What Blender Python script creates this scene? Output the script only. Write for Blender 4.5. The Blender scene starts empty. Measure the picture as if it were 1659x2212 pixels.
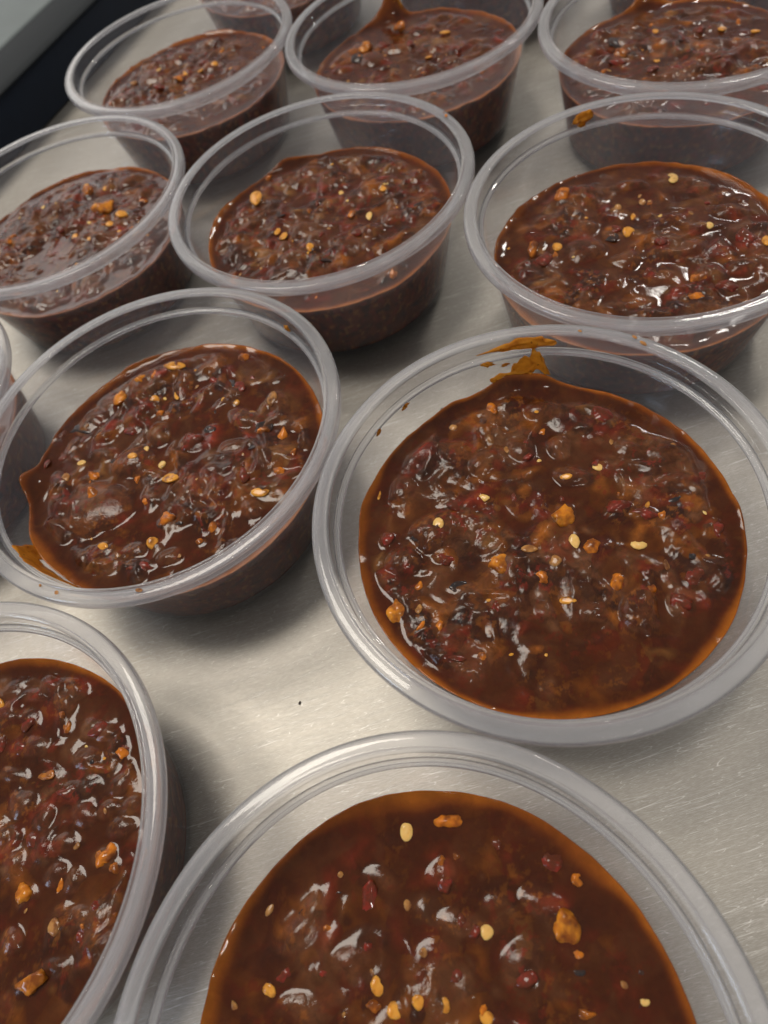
import bpy, bmesh, math, random
import numpy as np
from mathutils import Matrix, Vector

# ------------------------------------------------------------------ camera, light, exposure
S = 0.037                 # metres per unit: outer radius of a cup rim
HB = 0.82                 # cup height in units
scene = bpy.context.scene
col = scene.collection
cam = bpy.data.cameras.new("camera"); cam_o = bpy.data.objects.new("camera", cam); col.objects.link(cam_o)
cam.sensor_fit = 'HORIZONTAL'; cam.sensor_width = 36.0; cam.lens = 36.0 * 1431.236 / 1659.0
cam.clip_start = 0.005; cam.clip_end = 20.0
cam_o.matrix_world = (Matrix.Translation((0, 0, (2.4042 + HB) * S))
                      @ Matrix.Rotation(math.radians(32.144), 4, 'X') @ Matrix.Rotation(math.radians(-19.266), 4, 'Z'))
cam.dof.use_dof = True; cam.dof.focus_distance = 2.95 * S; cam.dof.aperture_fstop = 32.0
scene.camera = cam_o

world = bpy.data.worlds.new("World"); scene.world = world; world.use_nodes = True
bg = world.node_tree.nodes["Background"]
bg.inputs[0].default_value = (0.265, 0.262, 0.264, 1); bg.inputs[1].default_value = 1.0

def area_lamp(name, loc, target, sx, sy, watts, colour):
    l = bpy.data.lights.new(name, 'AREA'); l.shape = 'RECTANGLE'; l.size = sx; l.size_y = sy
    l.energy = watts; l.color = colour
    o = bpy.data.objects.new(name, l); col.objects.link(o); o.location = loc
    o.rotation_euler = (Vector(target) - Vector(loc)).to_track_quat('-Z', 'Y').to_euler()
    return o
area_lamp("window_light", (-1.05, 2.15, 1.18), (0, 0.12, 0), 1.7, 0.8, 6, (1.0, 0.97, 0.93))
area_lamp("ceiling_light", (-0.47, 0.70, 1.80), (0, 0.10, 0), 0.62, 0.62, 17, (1.0, 0.93, 0.82))
area_lamp("ceiling_light", (1.15, 1.25, 1.40), (0.05, 0.10, 0), 0.28, 0.05, 3.2, (1.0, 0.95, 0.87))
area_lamp("ceiling_light", (0.25, -0.9, 1.7), (0, 0.12, 0), 0.30, 0.04, 3.0, (1.0, 0.94, 0.84))
area_lamp("window_light", (-1.3, -0.25, 0.60), (0, 0.08, 0), 0.25, 0.45, 3, (0.60, 0.77, 1.0))

vs = scene.view_settings
vs.view_transform = 'Standard'; vs.look = 'None'; vs.gamma = 1.0; vs.use_curve_mapping = False; vs.exposure = 0.50
scene.render.engine = 'CYCLES'
cy = scene.cycles
cy.max_bounces = 16; cy.diffuse_bounces = 4; cy.glossy_bounces = 5; cy.transmission_bounces = 10; cy.transparent_max_bounces = 24
cy.sample_clamp_indirect = 3.0; cy.blur_glossy = 0.6; cy.caustics_reflective = False; cy.use_denoising = True

# ------------------------------------------------------------------ material helpers
class N:
    def __init__(self, name):
        self.m = bpy.data.materials.new(name); self.m.use_nodes = True
        self.t = self.m.node_tree; self.t.nodes.clear()
        self.out = self.t.nodes.new("ShaderNodeOutputMaterial")
    def n(self, kind, **kw):
        nd = self.t.nodes.new(kind)
        for k, v in kw.items():
            if k[0] == 'i' and k[1:].isdigit(): self.set(nd.inputs[int(k[1:])], v)
            elif k in nd.inputs.keys(): self.set(nd.inputs[k], v)
            elif k.replace('_', ' ') in nd.inputs.keys(): self.set(nd.inputs[k.replace('_', ' ')], v)
            else: setattr(nd, k, v)
        return nd
    def set(self, sock, v):
        if isinstance(v, bpy.types.NodeSocket): self.t.links.new(v, sock)
        elif isinstance(v, bpy.types.Node): self.t.links.new(v.outputs[0], sock)
        else: sock.default_value = v
    def noise(self, vec, scale, detail=3, rough=0.55, dist=0.0):
        return self.n("ShaderNodeTexNoise", Vector=vec, Scale=scale, Detail=detail, Roughness=rough, Distortion=dist)
    def ramp(self, fac, *stops):
        r = self.n("ShaderNodeValToRGB", Fac=fac); e = r.color_ramp.elements
        while len(e) < len(stops): e.new(0.5)
        for q, (p, c) in zip(e, stops):
            q.position = p; q.color = (c, c, c, 1) if not isinstance(c, tuple) else (*c, 1)
        return r
    def math(self, op, a, b=0.0, clamp=False):
        return self.n("ShaderNodeMath", operation=op, i0=a, i1=b, use_clamp=clamp)
    def mixc(self, f, a, b):
        x = self.n("ShaderNodeMix", data_type='RGBA'); self.set(x.inputs[0], f); self.set(x.inputs[6], a); self.set(x.inputs[7], b)
        return x.outputs[2]
    def surf(self, sh):
        self.t.links.new(sh.outputs[0], self.out.inputs[0]); return self.m

def c4(r, g, b): return (r, g, b, 1.0)

def mat_steel():
    k = N("brushed_scratched_steel")
    p = k.n("ShaderNodeTexCoord").outputs["Object"]
    def stretched(rot, sx, sy, scale, detail=2):
        mp = k.n("ShaderNodeMapping", Vector=p, Rotation=(0, 0, math.radians(rot)), Scale=(sx, sy, 1))
        return k.noise(mp, scale, detail, 0.6)
    brush = stretched(64, 1, 22, 160, 4)
    cloud = k.noise(p, 26, 4, 0.6, 0.4)
    fine = k.noise(p, 420, 3, 0.6)
    # thin scratches: narrow bands of strongly stretched noise, broken up by a second noise
    def scratches(rot, scale, width, keep, off):
        mp = k.n("ShaderNodeMapping", Vector=p, Location=(off, off * 1.7, 0), Rotation=(0, 0, math.radians(rot)), Scale=(1, 24, 1))
        a = k.noise(mp, scale, 0.0, 0.4, 0.03)
        band = k.ramp(k.math('ABSOLUTE', k.math('SUBTRACT', a, 0.5)), (0.0, 1.0), (width, 0.0))
        mk = k.ramp(k.noise(mp, scale * 0.37, 1.0, 0.5), (keep, 0.0), (keep + 0.05, 1.0))
        return k.math('MULTIPLY', band, mk)
    sc = None
    for rot, scale, width, keep, off in ((28, 46, .006, .55, .1), (-55, 60, .006, .55, .7), (78, 52, .006, .56, 1.9), (5, 70, .006, .56, 2.6), (118, 42, .005, .56, 3.3),
                                         (52, 90, .008, .52, 4.1), (64, 120, .009, .50, 5.2), (-28, 100, .008, .53, 6.4), (92, 110, .008, .53, 7.7)):
        q = scratches(rot, scale, width, keep, off)
        sc = q if sc is None else k.math('MAXIMUM', sc, q)
    grain = stretched(64, 1, 9, 900, 3)
    grain2 = stretched(-20, 1, 12, 520, 2)
    basec = k.mixc(k.ramp(cloud, (0.3, 0.0), (0.72, 1.0)), c4(0.340, 0.316, 0.278), c4(0.390, 0.364, 0.322))
    basec = k.mixc(k.math('MULTIPLY', k.ramp(grain, (0.45, 0.0), (0.70, 1.0)), 0.40), basec, c4(0.60, 0.575, 0.54))
    basec = k.mixc(k.math('MULTIPLY', k.ramp(grain2, (0.58, 0.0), (0.80, 1.0)), 0.20), basec, c4(0.24, 0.225, 0.20))
    basec = k.mixc(k.math('MULTIPLY', sc, 0.75), basec, c4(0.74, 0.72, 0.69))
    rough = k.math('ADD', k.math('MULTIPLY', brush, 0.10), 0.43)
    rough = k.math('ADD', rough, k.math('MULTIPLY', cloud, 0.12))
    hgt = k.math('ADD', k.math('MULTIPLY', brush, 0.6), k.math('MULTIPLY', grain, 0.7))
    hgt = k.math('SUBTRACT', hgt, k.math('MULTIPLY', sc, 0.6))
    bump = k.n("ShaderNodeBump", Strength=0.22, Distance=0.00006, Height=hgt)
    b = k.n("ShaderNodeBsdfPrincipled", Base_Color=basec, Metallic=1.0, Roughness=rough, Anisotropic=0.35, Normal=bump)
    return k.surf(b)

def mat_plastic(name, milk, glassy, rough):
    """thin translucent polypropylene: clear share, milky share, surface gloss"""
    k = N(name)
    p = k.n("ShaderNodeTexCoord").outputs["Object"]
    streak = k.noise(k.n("ShaderNodeMapping", Vector=p, Scale=(1, 1, 5)), 130, 3, 0.6)
    bump = k.n("ShaderNodeBump", Strength=0.12, Distance=0.0001, Height=streak)
    clear = k.n("ShaderNodeBsdfTransparent", Color=c4(0.982, 0.982, 0.99))
    if glassy:
        gl = k.n("ShaderNodeBsdfRefraction", Color=c4(1, 1, 1), Roughness=rough, IOR=1.45, Normal=bump)
        clear = k.n("ShaderNodeMixShader", i0=glassy, i1=clear, i2=gl)
    df = k.n("ShaderNodeBsdfDiffuse", Color=c4(0.955, 0.95, 0.975), Normal=bump)
    tr = k.n("ShaderNodeBsdfTranslucent", Color=c4(0.955, 0.95, 0.975), Normal=bump)
    mk = k.n("ShaderNodeMixShader", i0=0.5, i1=df, i2=tr)
    f = k.math('ADD', milk * 0.75, k.math('MULTIPLY', streak, milk * 0.5))
    body = k.n("ShaderNodeMixShader", i0=f, i1=clear, i2=mk)
    gs = k.n("ShaderNodeBsdfGlossy", Color=c4(1, 1, 1), Roughness=0.035, Normal=bump)
    lw = k.n("ShaderNodeLayerWeight", Blend=0.5, Normal=bump).outputs["Facing"]
    fr = k.math('ADD', k.math('MULTIPLY', k.math('POWER', lw, 5.0), 0.85 if glassy else 0.34), 0.016)
    return k.surf(k.n("ShaderNodeMixShader", i0=fr, i1=body, i2=gs))

def mat_sauce(name, open_air):
    k = N(name)
    at = k.n("ShaderNodeAttribute", attribute_name="pigment")
    wet = k.n("ShaderNodeAttribute", attribute_name="liquid").outputs["Fac"]
    p = k.n("ShaderNodeTexCoord").outputs["Object"]
    n1 = k.noise(p, 700, 4, 0.6, 0.6); n2 = k.noise(p, 2400, 3, 0.6)
    tone = k.ramp(n1, (0.28, 0.50), (0.72, 1.50))
    colr = k.n("ShaderNodeMix", data_type='RGBA', blend_type='MULTIPLY'); k.set(colr.inputs[0], k.math("SUBTRACT", 0.85, k.math("MULTIPLY", wet, 0.55)))
    k.set(colr.inputs[6], at.outputs["Color"]); k.set(colr.inputs[7], tone.outputs[0])
    dry = k.math('SUBTRACT', 1.0, wet)
    hgt = k.math('ADD', k.math('MULTIPLY', n1, 1.0), k.math('MULTIPLY', n2, 0.35))
    bump = k.n("ShaderNodeBump", Strength=k.math('ADD', k.math('MULTIPLY', dry, 0.35), 0.03), Distance=0.0005, Height=hgt)
    bump2 = k.n("ShaderNodeBump", Strength=k.math('ADD', k.math('MULTIPLY', dry, 0.15), 0.025), Distance=0.0005, Height=k.math('ADD', k.math('MULTIPLY', n1, 0.6), k.math('MULTIPLY', n2, 0.55)))
    rough = k.math('ADD', k.math('MULTIPLY', dry, 0.20), 0.16)
    b = k.n("ShaderNodeBsdfPrincipled", Base_Color=colr.outputs[2], Roughness=rough, IOR=1.07 if open_air else 1.01, Normal=bump,
            Subsurface_Weight=0.35, Subsurface_Radius=(1.0, 0.30, 0.10), Subsurface_Scale=0.0005,
            Coat_Weight=1.0 if open_air else 0.0, Coat_Roughness=0.02, Coat_IOR=1.28, Coat_Normal=bump2)
    return k.surf(b)

def mat_bit(name, ca, cb, film, filmc=(0.075, 0.022, 0.008), sss=0.25, scale=900):
    """a solid bit, two-toned, partly veiled by a film of sauce"""
    k = N(name)
    g = k.n("ShaderNodeNewGeometry")
    p = g.outputs["Position"]
    n1 = k.noise(p, scale, 3, 0.6, 0.4); n2 = k.noise(p, scale * 0.5, 3, 0.6)
    c = k.mixc(k.ramp(n1, (0.3, 0.0), (0.7, 1.0)), c4(*ca), c4(*cb))
    c = k.mixc(k.ramp(n2, (0.62 - film * 0.45, 0.0), (0.80 - film * 0.35, 0.85)), c, c4(*filmc))
    bump = k.n("ShaderNodeBump", Strength=0.25, Distance=0.0003, Height=n1)
    b = k.n("ShaderNodeBsdfPrincipled", Base_Color=c, Roughness=0.35, IOR=1.12, Normal=bump, Subsurface_Weight=sss,
            Subsurface_Radius=(1.0, 0.45, 0.15), Subsurface_Scale=0.0008, Coat_Weight=1.0, Coat_Roughness=0.04, Coat_IOR=1.28)
    return k.surf(b)

M_STEEL = mat_steel()
M_WALL = mat_plastic("clear_plastic_wall", 0.036, 0.0, 0.0)
M_RIM = mat_plastic("milky_plastic_rim", 0.20, 0.60, 0.02)
M_SAUCE = mat_sauce("chili_sauce", True)
M_SIDE = mat_sauce("chili_sauce_against_plastic", False)
M_BIT = {
    'S': mat_bit("pale_seed", (0.66, 0.42, 0.14), (0.58, 0.33, 0.09), 0.10),
    'Y': mat_bit("yellow_seed", (0.62, 0.29, 0.045), (0.50, 0.19, 0.02), 0.22),
    'D': mat_bit("dull_seed", (0.40, 0.20, 0.06), (0.28, 0.11, 0.03), 0.45),
    'O': mat_bit("orange_pepper", (0.52, 0.165, 0.012), (0.38, 0.095, 0.008), 0.50),
    'G': mat_bit("golden_pepper", (0.56, 0.22, 0.018), (0.40, 0.11, 0.008), 0.42, (0.12, 0.030, 0.006), sss=0.4, scale=700),
    'R': mat_bit("red_pepper", (0.22, 0.022, 0.012), (0.11, 0.014, 0.009), 0.70, scale=1300),
    'T': mat_bit("red_pepper_strip", (0.22, 0.022, 0.012), (0.13, 0.016, 0.010), 0.6, scale=1300),
    'K': mat_bit("charred_skin", (0.014, 0.013, 0.014), (0.03, 0.024, 0.022), 0.5, (0.04, 0.016, 0.009), 0.0, 1500),
}
def mat_smear():
    k = N("sauce_film"); p = k.n("ShaderNodeTexCoord").outputs["Object"]
    n1 = k.noise(p, 420, 4, 0.6, 0.5); n2 = k.noise(p, 1500, 2, 0.5)
    c = k.mixc(k.ramp(n1, (0.35, 0.0), (0.68, 1.0)), c4(0.74, 0.32, 0.028), c4(0.52, 0.17, 0.014))
    c = k.mixc(k.ramp(n2, (0.66, 0.0), (0.74, 0.8)), c, c4(0.12, 0.03, 0.01))
    bump = k.n("ShaderNodeBump", Strength=0.3, Distance=0.0003, Height=n1)
    b = k.n("ShaderNodeBsdfPrincipled", Base_Color=c, Roughness=0.3, IOR=1.12, Normal=bump, Coat_Weight=1.0, Coat_Roughness=0.05, Coat_IOR=1.28)
    t = k.n("ShaderNodeBsdfTranslucent", Color=c, Normal=bump)
    return k.surf(k.n("ShaderNodeMixShader", i0=0.45, i1=b, i2=t))
M_SMEAR = mat_smear()

# ------------------------------------------------------------------ mesh helpers
def new_mesh(name, verts, faces, mat, smooth=True):
    me = bpy.data.meshes.new(name)
    verts = np.asarray(verts, np.float32); faces = np.asarray(faces, np.int32)
    nv = faces.shape[1]
    me.vertices.add(len(verts)); me.vertices.foreach_set("co", verts.ravel())
    me.loops.add(faces.size); me.loops.foreach_set("vertex_index", faces.ravel())
    me.polygons.add(len(faces)); me.polygons.foreach_set("loop_start", np.arange(0, faces.size, nv, dtype=np.int32))
    me.polygons.foreach_set("use_smooth", np.full(len(faces), smooth, bool))
    me.materials.append(mat); me.update(calc_edges=True); me.validate()
    return me
def link(name, me, parent=None, loc=(0, 0, 0), rot=(0, 0, 0), scale=(1, 1, 1)):
    o = bpy.data.objects.new(name, me); col.objects.link(o)
    if parent: o.parent = parent
    o.location = loc; o.rotation_euler = rot; o.scale = scale
    return o
def tag(o, label, cat=None, group=None, kind=None):
    o["label"] = label
    if cat: o["category"] = cat
    if group: o["group"] = group
    if kind: o["kind"] = kind
    return o
def lathe(profile, seg, closed=True):
    pr = np.array(profile); m = len(pr)
    a = np.linspace(0, 2 * np.pi, seg, endpoint=False)
    v = np.zeros((seg, m, 3))
    v[:, :, 0] = np.cos(a)[:, None] * pr[None, :, 0]; v[:, :, 1] = np.sin(a)[:, None] * pr[None, :, 0]; v[:, :, 2] = pr[None, :, 1]
    f = []
    i = np.arange(seg)
    for j in range(m if closed else m - 1):
        j2 = (j + 1) % m
        f.append(np.stack([i * m + j, ((i + 1) % seg) * m + j, ((i + 1) % seg) * m + j2, i * m + j2], 1))
    return v.reshape(-1, 3), np.concatenate(f)
def resample(pts, per):
    """Catmull-Rom through a polyline, for rounded profiles"""
    p = [np.array(q, float) for q in pts]; out = []
    n = len(p)
    for i in range(n):
        a, b, c, d = p[i - 1], p[i], p[(i + 1) % n], p[(i + 2) % n]
        for s in range(per):
            t = s / per
            out.append(0.5 * ((2 * b) + (c - a) * t + (2 * a - 5 * b + 4 * c - d) * t * t + (3 * b - a - 3 * c + d) * t ** 3))
    return out

# numpy gradient noise
class Noise:
    def __init__(self, seed):
        r = np.random.RandomState(seed); self.p = r.permutation(256); self.p = np.concatenate([self.p, self.p])
        a = r.rand(256) * 2 * np.pi; self.g = np.stack([np.cos(a), np.sin(a)], 1)
    def __call__(self, x, y):
        x = np.asarray(x, float) + 100.0; y = np.asarray(y, float) + 100.0
        xi = np.floor(x).astype(int); yi = np.floor(y).astype(int); u = x - xi; v = y - yi
        f = lambda t: t * t * t * (t * (t * 6 - 15) + 10)
        def gd(ix, iy, dx, dy):
            g = self.g[self.p[(self.p[ix & 255] + iy) & 255]]; return g[..., 0] * dx + g[..., 1] * dy
        a = gd(xi, yi, u, v); b = gd(xi + 1, yi, u - 1, v); c = gd(xi, yi + 1, u, v - 1); d = gd(xi + 1, yi + 1, u - 1, v - 1)
        s = f(u); t = f(v)
        return ((a + (b - a) * s) * (1 - t) + (c + (d - c) * s) * t) * 1.5
    def fbm(self, x, y, o=4, g=0.5):
        s = 0; a = 1.0
        for _ in range(o):
            s = s + a * self(x, y); x = x * 2.03 + 7.1; y = y * 2.03 - 3.7; a *= g
        return s
def sstep(a, b, x):
    t = np.clip((x - a) / (b - a), 0, 1); return t * t * (3 - 2 * t)
def smax(a, b, k):
    h = np.clip(0.5 + 0.5 * (a - b) / k, 0, 1); return b + (a - b) * h + k * h * (1 - h)

# picked-out bits: kind x y half-length half-width angle, in cup radii from the cup's axis
FEATS = {
'CA': "S 0.376 0.205 0.031 0.025 -23;S -0.181 0.250 0.034 0.020 -23;S -0.421 0.184 0.033 0.026 -109;S 0.105 -0.116 0.039 0.025 -115;S 0.356 -0.216 0.037 0.036 -22;D 0.415 -0.349 0.033 0.017 -118;D -0.168 0.702 0.021 0.021 -110;Y 0.212 0.205 0.030 0.016 -23;D 0.022 0.461 0.025 0.013 -112;O -0.092 -0.229 0.036 0.030 -21;G 0.120 0.023 0.054 0.052 -114;G -0.229 -0.102 0.055 0.052 -21;G -0.729 -0.142 0.060 0.053 -107;O 0.167 -0.163 0.042 0.041 -115;O 0.054 0.730 0.064 0.035 -111;O 0.189 -0.352 0.039 0.031 -116;O -0.450 -0.460 0.025 0.024 -111;O 0.301 -0.427 0.026 0.020 -118;Y -0.034 -0.357 0.038 0.017 -21;D -0.639 -0.168 0.026 0.021 -108;R 0.362 -0.027 0.078 0.037 -23;R 0.445 -0.100 0.065 0.033 -22;R 0.385 -0.523 0.053 0.051 -119;R 0.508 -0.434 0.049 0.039 -21;B 0.260 0.374 0.071 0.062 -114;R -0.661 0.217 0.041 0.034 -107;T -0.567 -0.424 0.056 0.019 -20;R -0.316 -0.291 0.032 0.027 -111;B 0.220 -0.500 0.093 0.071 -117;R 0.505 0.468 0.062 0.052 -25;R 0.672 -0.278 0.049 0.034 -120;R -0.449 0.022 0.057 0.039 -22;K 0.574 -0.068 0.053 0.034 -23;K 0.531 -0.359 0.035 0.020 -22;K -0.426 -0.136 0.068 0.030 -21;K 0.319 -0.368 0.039 0.033 -21;B -0.507 0.439 0.089 0.083 -107;B -0.104 0.435 0.101 0.074 -24;B -0.209 0.545 0.076 0.068 -24;B -0.545 -0.327 0.060 0.056 -20;B -0.431 0.156 0.124 0.112 -22;B 0.276 0.612 0.089 0.071 -25;B -0.267 -0.295 0.089 0.058 -21;B 0.046 -0.441 0.062 0.050 -21;B -0.130 -0.361 0.052 0.038 -21;R 0.478 -0.443 0.039 0.033 -119;O -0.578 -0.274 0.026 0.022 -109;B 0.078 0.455 0.076 0.060 -112;D -0.086 -0.077 0.037 0.021 -22;B 0.548 0.264 0.049 0.044 -117;R -0.301 0.266 0.053 0.047 -23;D -0.010 -0.174 0.030 0.027 -22;B -0.634 0.080 0.078 0.065 -22;B 0.241 0.206 0.076 0.047 -23;B 0.633 0.005 0.089 0.053 -23;Y -0.636 0.467 0.033 0.013 -106",
'CB': "Y 0.089 0.662 0.066 0.031 -26;B -0.146 0.618 0.094 0.077 -95;G -0.141 0.674 0.035 0.035 -25;G -0.292 0.590 0.059 0.049 -94;Y -0.072 0.473 0.031 0.030 -25;D 0.591 0.171 0.050 0.032 -101;K -0.032 0.520 0.037 0.037 -25;Y -0.052 -0.113 0.054 0.038 -23;S -0.545 0.209 0.029 0.018 -23;D -0.632 0.128 0.033 0.024 -92;O -0.481 0.085 0.043 0.037 -23;Y -0.230 0.093 0.032 0.024 -24;S -0.163 0.130 0.025 0.022 -95;S -0.088 -0.002 0.029 0.023 -96;Y -0.454 -0.403 0.036 0.028 -22;Y -0.187 -0.486 0.035 0.032 -96;O 0.516 -0.314 0.063 0.031 -23;Y 0.406 -0.412 0.051 0.028 -23;O 0.050 -0.568 0.023 0.022 -22;O 0.491 0.582 0.037 0.034 -26;Y 0.388 0.248 0.020 0.018 -100;O -0.055 0.365 0.032 0.027 -96;O -0.094 -0.380 0.059 0.051 -22;O 0.586 -0.088 0.057 0.033 -102;O -0.471 -0.072 0.051 0.049 -23;O 0.131 -0.511 0.035 0.032 -99;R -0.749 0.281 0.036 0.034 -90;R -0.223 0.323 0.055 0.053 -95;R 0.108 0.064 0.088 0.066 -24;R 0.358 -0.267 0.064 0.036 -100;R -0.644 0.474 0.039 0.038 -24;R -0.144 0.427 0.029 0.027 -95;R -0.256 -0.597 0.080 0.042 -21;B -0.302 -0.491 0.064 0.043 -22;R 0.424 0.349 0.048 0.045 -100;R 0.291 0.472 0.033 0.031 -99;R -0.652 0.305 0.041 0.039 -24;K 0.507 -0.006 0.049 0.044 -24;K 0.200 0.116 0.044 0.037 -24;K 0.088 -0.299 0.026 0.022 -23;K -0.033 -0.411 0.033 0.028 -22;K -0.532 0.479 0.104 0.074 -24;K 0.428 -0.108 0.036 0.035 -24;K -0.361 0.140 0.026 0.025 -24;B -0.791 0.122 0.047 0.041 -23;K 0.370 0.401 0.039 0.037 -25;B -0.474 -0.141 0.206 0.158 -23;B -0.243 0.081 0.128 0.103 -23;B 0.077 -0.246 0.107 0.089 -98;B -0.082 0.227 0.084 0.072 -96;B 0.315 -0.073 0.079 0.057 -24;B 0.314 0.622 0.077 0.075 -99;B -0.440 0.520 0.083 0.058 -25;B -0.122 0.741 0.057 0.053 -26;B 0.612 0.153 0.084 0.068 -102;B 0.411 0.132 0.112 0.060 -25;B -0.663 0.390 0.103 0.072 -24;B -0.114 -0.603 0.085 0.048 -22;B 0.358 -0.486 0.067 0.050 -23;B 0.101 0.493 0.083 0.067 -97;Y 0.058 0.461 0.041 0.017 -97;O -0.050 0.661 0.043 0.028 -96",
'CF': "S 0.110 0.683 0.035 0.028 -108;D 0.044 0.459 0.023 0.015 -108;S 0.285 0.302 0.027 0.024 -111;D 0.055 0.305 0.016 0.015 -16;Y -0.507 0.342 0.032 0.027 -101;Y -0.125 0.260 0.034 0.028 -106;Y -0.086 0.177 0.032 0.027 -15;Y -0.005 0.177 0.024 0.023 -108;Y 0.070 0.144 0.030 0.024 -109;O -0.160 0.205 0.028 0.022 -15;D -0.169 0.620 0.012 0.011 -17;Y 0.199 0.078 0.024 0.021 -15;S 0.701 -0.016 0.016 0.014 -15;G 0.554 0.246 0.060 0.054 -114;O 0.553 0.156 0.026 0.025 -16;O 0.281 0.670 0.061 0.028 -17;O 0.508 -0.001 0.038 0.021 -15;O -0.262 0.471 0.026 0.021 -16;R 0.193 0.488 0.037 0.036 -17;R -0.138 0.372 0.034 0.027 -16;T -0.095 0.487 0.094 0.034 -106;R -0.308 0.347 0.029 0.023 -16;R -0.436 0.377 0.037 0.026 -16;R 0.239 0.319 0.028 0.026 -16;B 0.372 0.190 0.081 0.069 -16;R 0.355 0.148 0.047 0.034 -16;R 0.579 0.431 0.049 0.039 -17;R 0.135 0.216 0.028 0.025 -16;K 0.527 0.117 0.033 0.026 -16;K 0.660 0.068 0.027 0.011 -16;K 0.730 0.054 0.013 0.011 -16;K 0.682 0.000 0.032 0.016 -117;B -0.409 0.262 0.108 0.050 -15;B -0.258 0.221 0.042 0.033 -15;B 0.178 0.512 0.059 0.052 -17;B -0.385 0.507 0.099 0.075 -16;B -0.026 0.560 0.076 0.039 -17;B 0.346 0.383 0.064 0.031 -17;B 0.211 0.346 0.092 0.054 -16;B 0.503 0.324 0.083 0.061 -16;B -0.208 0.355 0.080 0.053 -16;O 0.261 0.548 0.022 0.017 -17;R 0.412 0.551 0.029 0.027 -17;K -0.331 0.537 0.028 0.019 -16;K -0.190 0.569 0.012 0.009 -17;B 0.026 0.241 0.084 0.051 -16",
'CL': "G 0.255 -0.524 0.071 0.044 -16;G 0.226 -0.219 0.046 0.039 -90;G 0.318 0.219 0.047 0.025 -18;Y 0.090 0.617 0.036 0.028 -19;D 0.345 -0.371 0.033 0.030 -91;O 0.604 -0.233 0.032 0.025 -94;O 0.564 -0.178 0.051 0.050 -93;D 0.444 -0.106 0.019 0.016 -17;O 0.661 0.196 0.033 0.029 -18;O 0.413 0.397 0.042 0.023 -92;R 0.227 0.493 0.053 0.049 -19;R 0.195 0.387 0.052 0.042 -18;R 0.432 0.119 0.065 0.036 -18;R 0.260 -0.022 0.042 0.034 -17;R 0.553 0.350 0.062 0.047 -19;R 0.095 0.430 0.043 0.035 -88;B 0.416 0.504 0.064 0.055 -19;B 0.627 0.314 0.061 0.046 -19;B 0.340 0.632 0.072 0.057 -19;B 0.458 -0.377 0.078 0.043 -16;B 0.148 0.520 0.065 0.060 -19;B 0.515 0.229 0.066 0.050 -18;B 0.208 0.143 0.060 0.053 -18;B 0.639 -0.095 0.061 0.039 -17;B 0.348 -0.172 0.066 0.047 -17;B 0.160 -0.115 0.065 0.047 -89;B 0.165 -0.370 0.054 0.047 -16;B 0.484 0.008 0.074 0.046 -18;B 0.631 0.073 0.047 0.042 -94;B 0.390 -0.071 0.068 0.040 -17;B 0.185 0.267 0.068 0.040 -18;B 0.693 0.334 0.033 0.031 -19;B 0.272 0.599 0.066 0.039 -19;B 0.495 0.532 0.070 0.044 -19;B 0.146 0.666 0.061 0.046 -19;B 0.370 -0.497 0.071 0.045 -16;B 0.436 -0.448 0.038 0.027 -16;K 0.514 0.209 0.033 0.020 -18;B 0.585 -0.006 0.047 0.041 -18;B 0.127 0.028 0.050 0.043 -89;R 0.446 -0.436 0.024 0.023 -16;B 0.311 0.044 0.055 0.043 -91;B 0.434 -0.240 0.054 0.045 -92;B 0.271 0.372 0.075 0.042 -18",
'C5': "K 0.582 -0.112 0.046 0.042 -31;Y 0.435 0.144 0.040 0.028 -107;S 0.270 -0.053 0.058 0.023 -106;O 0.168 0.006 0.039 0.032 -105;Y -0.409 0.539 0.090 0.048 -101;K -0.285 0.255 0.051 0.041 -102;O -0.280 0.749 0.038 0.037 -101;Y -0.313 0.018 0.048 0.033 -102;R -0.079 -0.081 0.043 0.038 -30;Y -0.171 -0.201 0.037 0.026 -103;S 0.162 0.272 0.028 0.018 -105;B 0.429 0.589 0.069 0.056 -33;R 0.146 -0.193 0.046 0.042 -105;Y -0.342 0.087 0.033 0.027 -102;K -0.104 -0.354 0.072 0.038 -29;B 0.026 0.636 0.107 0.074 -32;B -0.181 0.030 0.099 0.097 -30;B 0.245 -0.215 0.083 0.077 -30;B -0.336 -0.091 0.076 0.062 -29;R -0.293 -0.183 0.054 0.046 -29;B 0.042 -0.270 0.094 0.060 -29;B 0.406 -0.169 0.078 0.062 -107;O 0.706 0.170 0.034 0.021 -108",
'C4': "G 0.233 0.230 0.092 0.085 -31;Y 0.268 -0.020 0.049 0.036 -94;Y 0.112 0.615 0.034 0.027 -93;Y 0.266 0.483 0.024 0.022 -94;O -0.504 0.226 0.071 0.050 -89;Y -0.002 -0.018 0.032 0.029 -92;R -0.099 0.136 0.043 0.042 -30;Y 0.119 -0.128 0.026 0.022 -93;O 0.125 0.507 0.061 0.060 -31;K -0.020 0.441 0.061 0.059 -31;B 0.425 0.478 0.100 0.090 -32;B -0.030 0.153 0.117 0.084 -30;B -0.373 0.124 0.108 0.083 -30;S -0.258 0.537 0.036 0.027 -90;B -0.162 0.435 0.092 0.074 -31;B -0.525 0.018 0.088 0.068 -29;Y 0.375 0.059 0.047 0.041 -30;B 0.546 0.250 0.086 0.058 -95;R 0.159 0.157 0.056 0.048 -93;S -0.622 0.126 0.042 0.030 -88;B 0.080 -0.078 0.085 0.067 -30",
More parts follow.
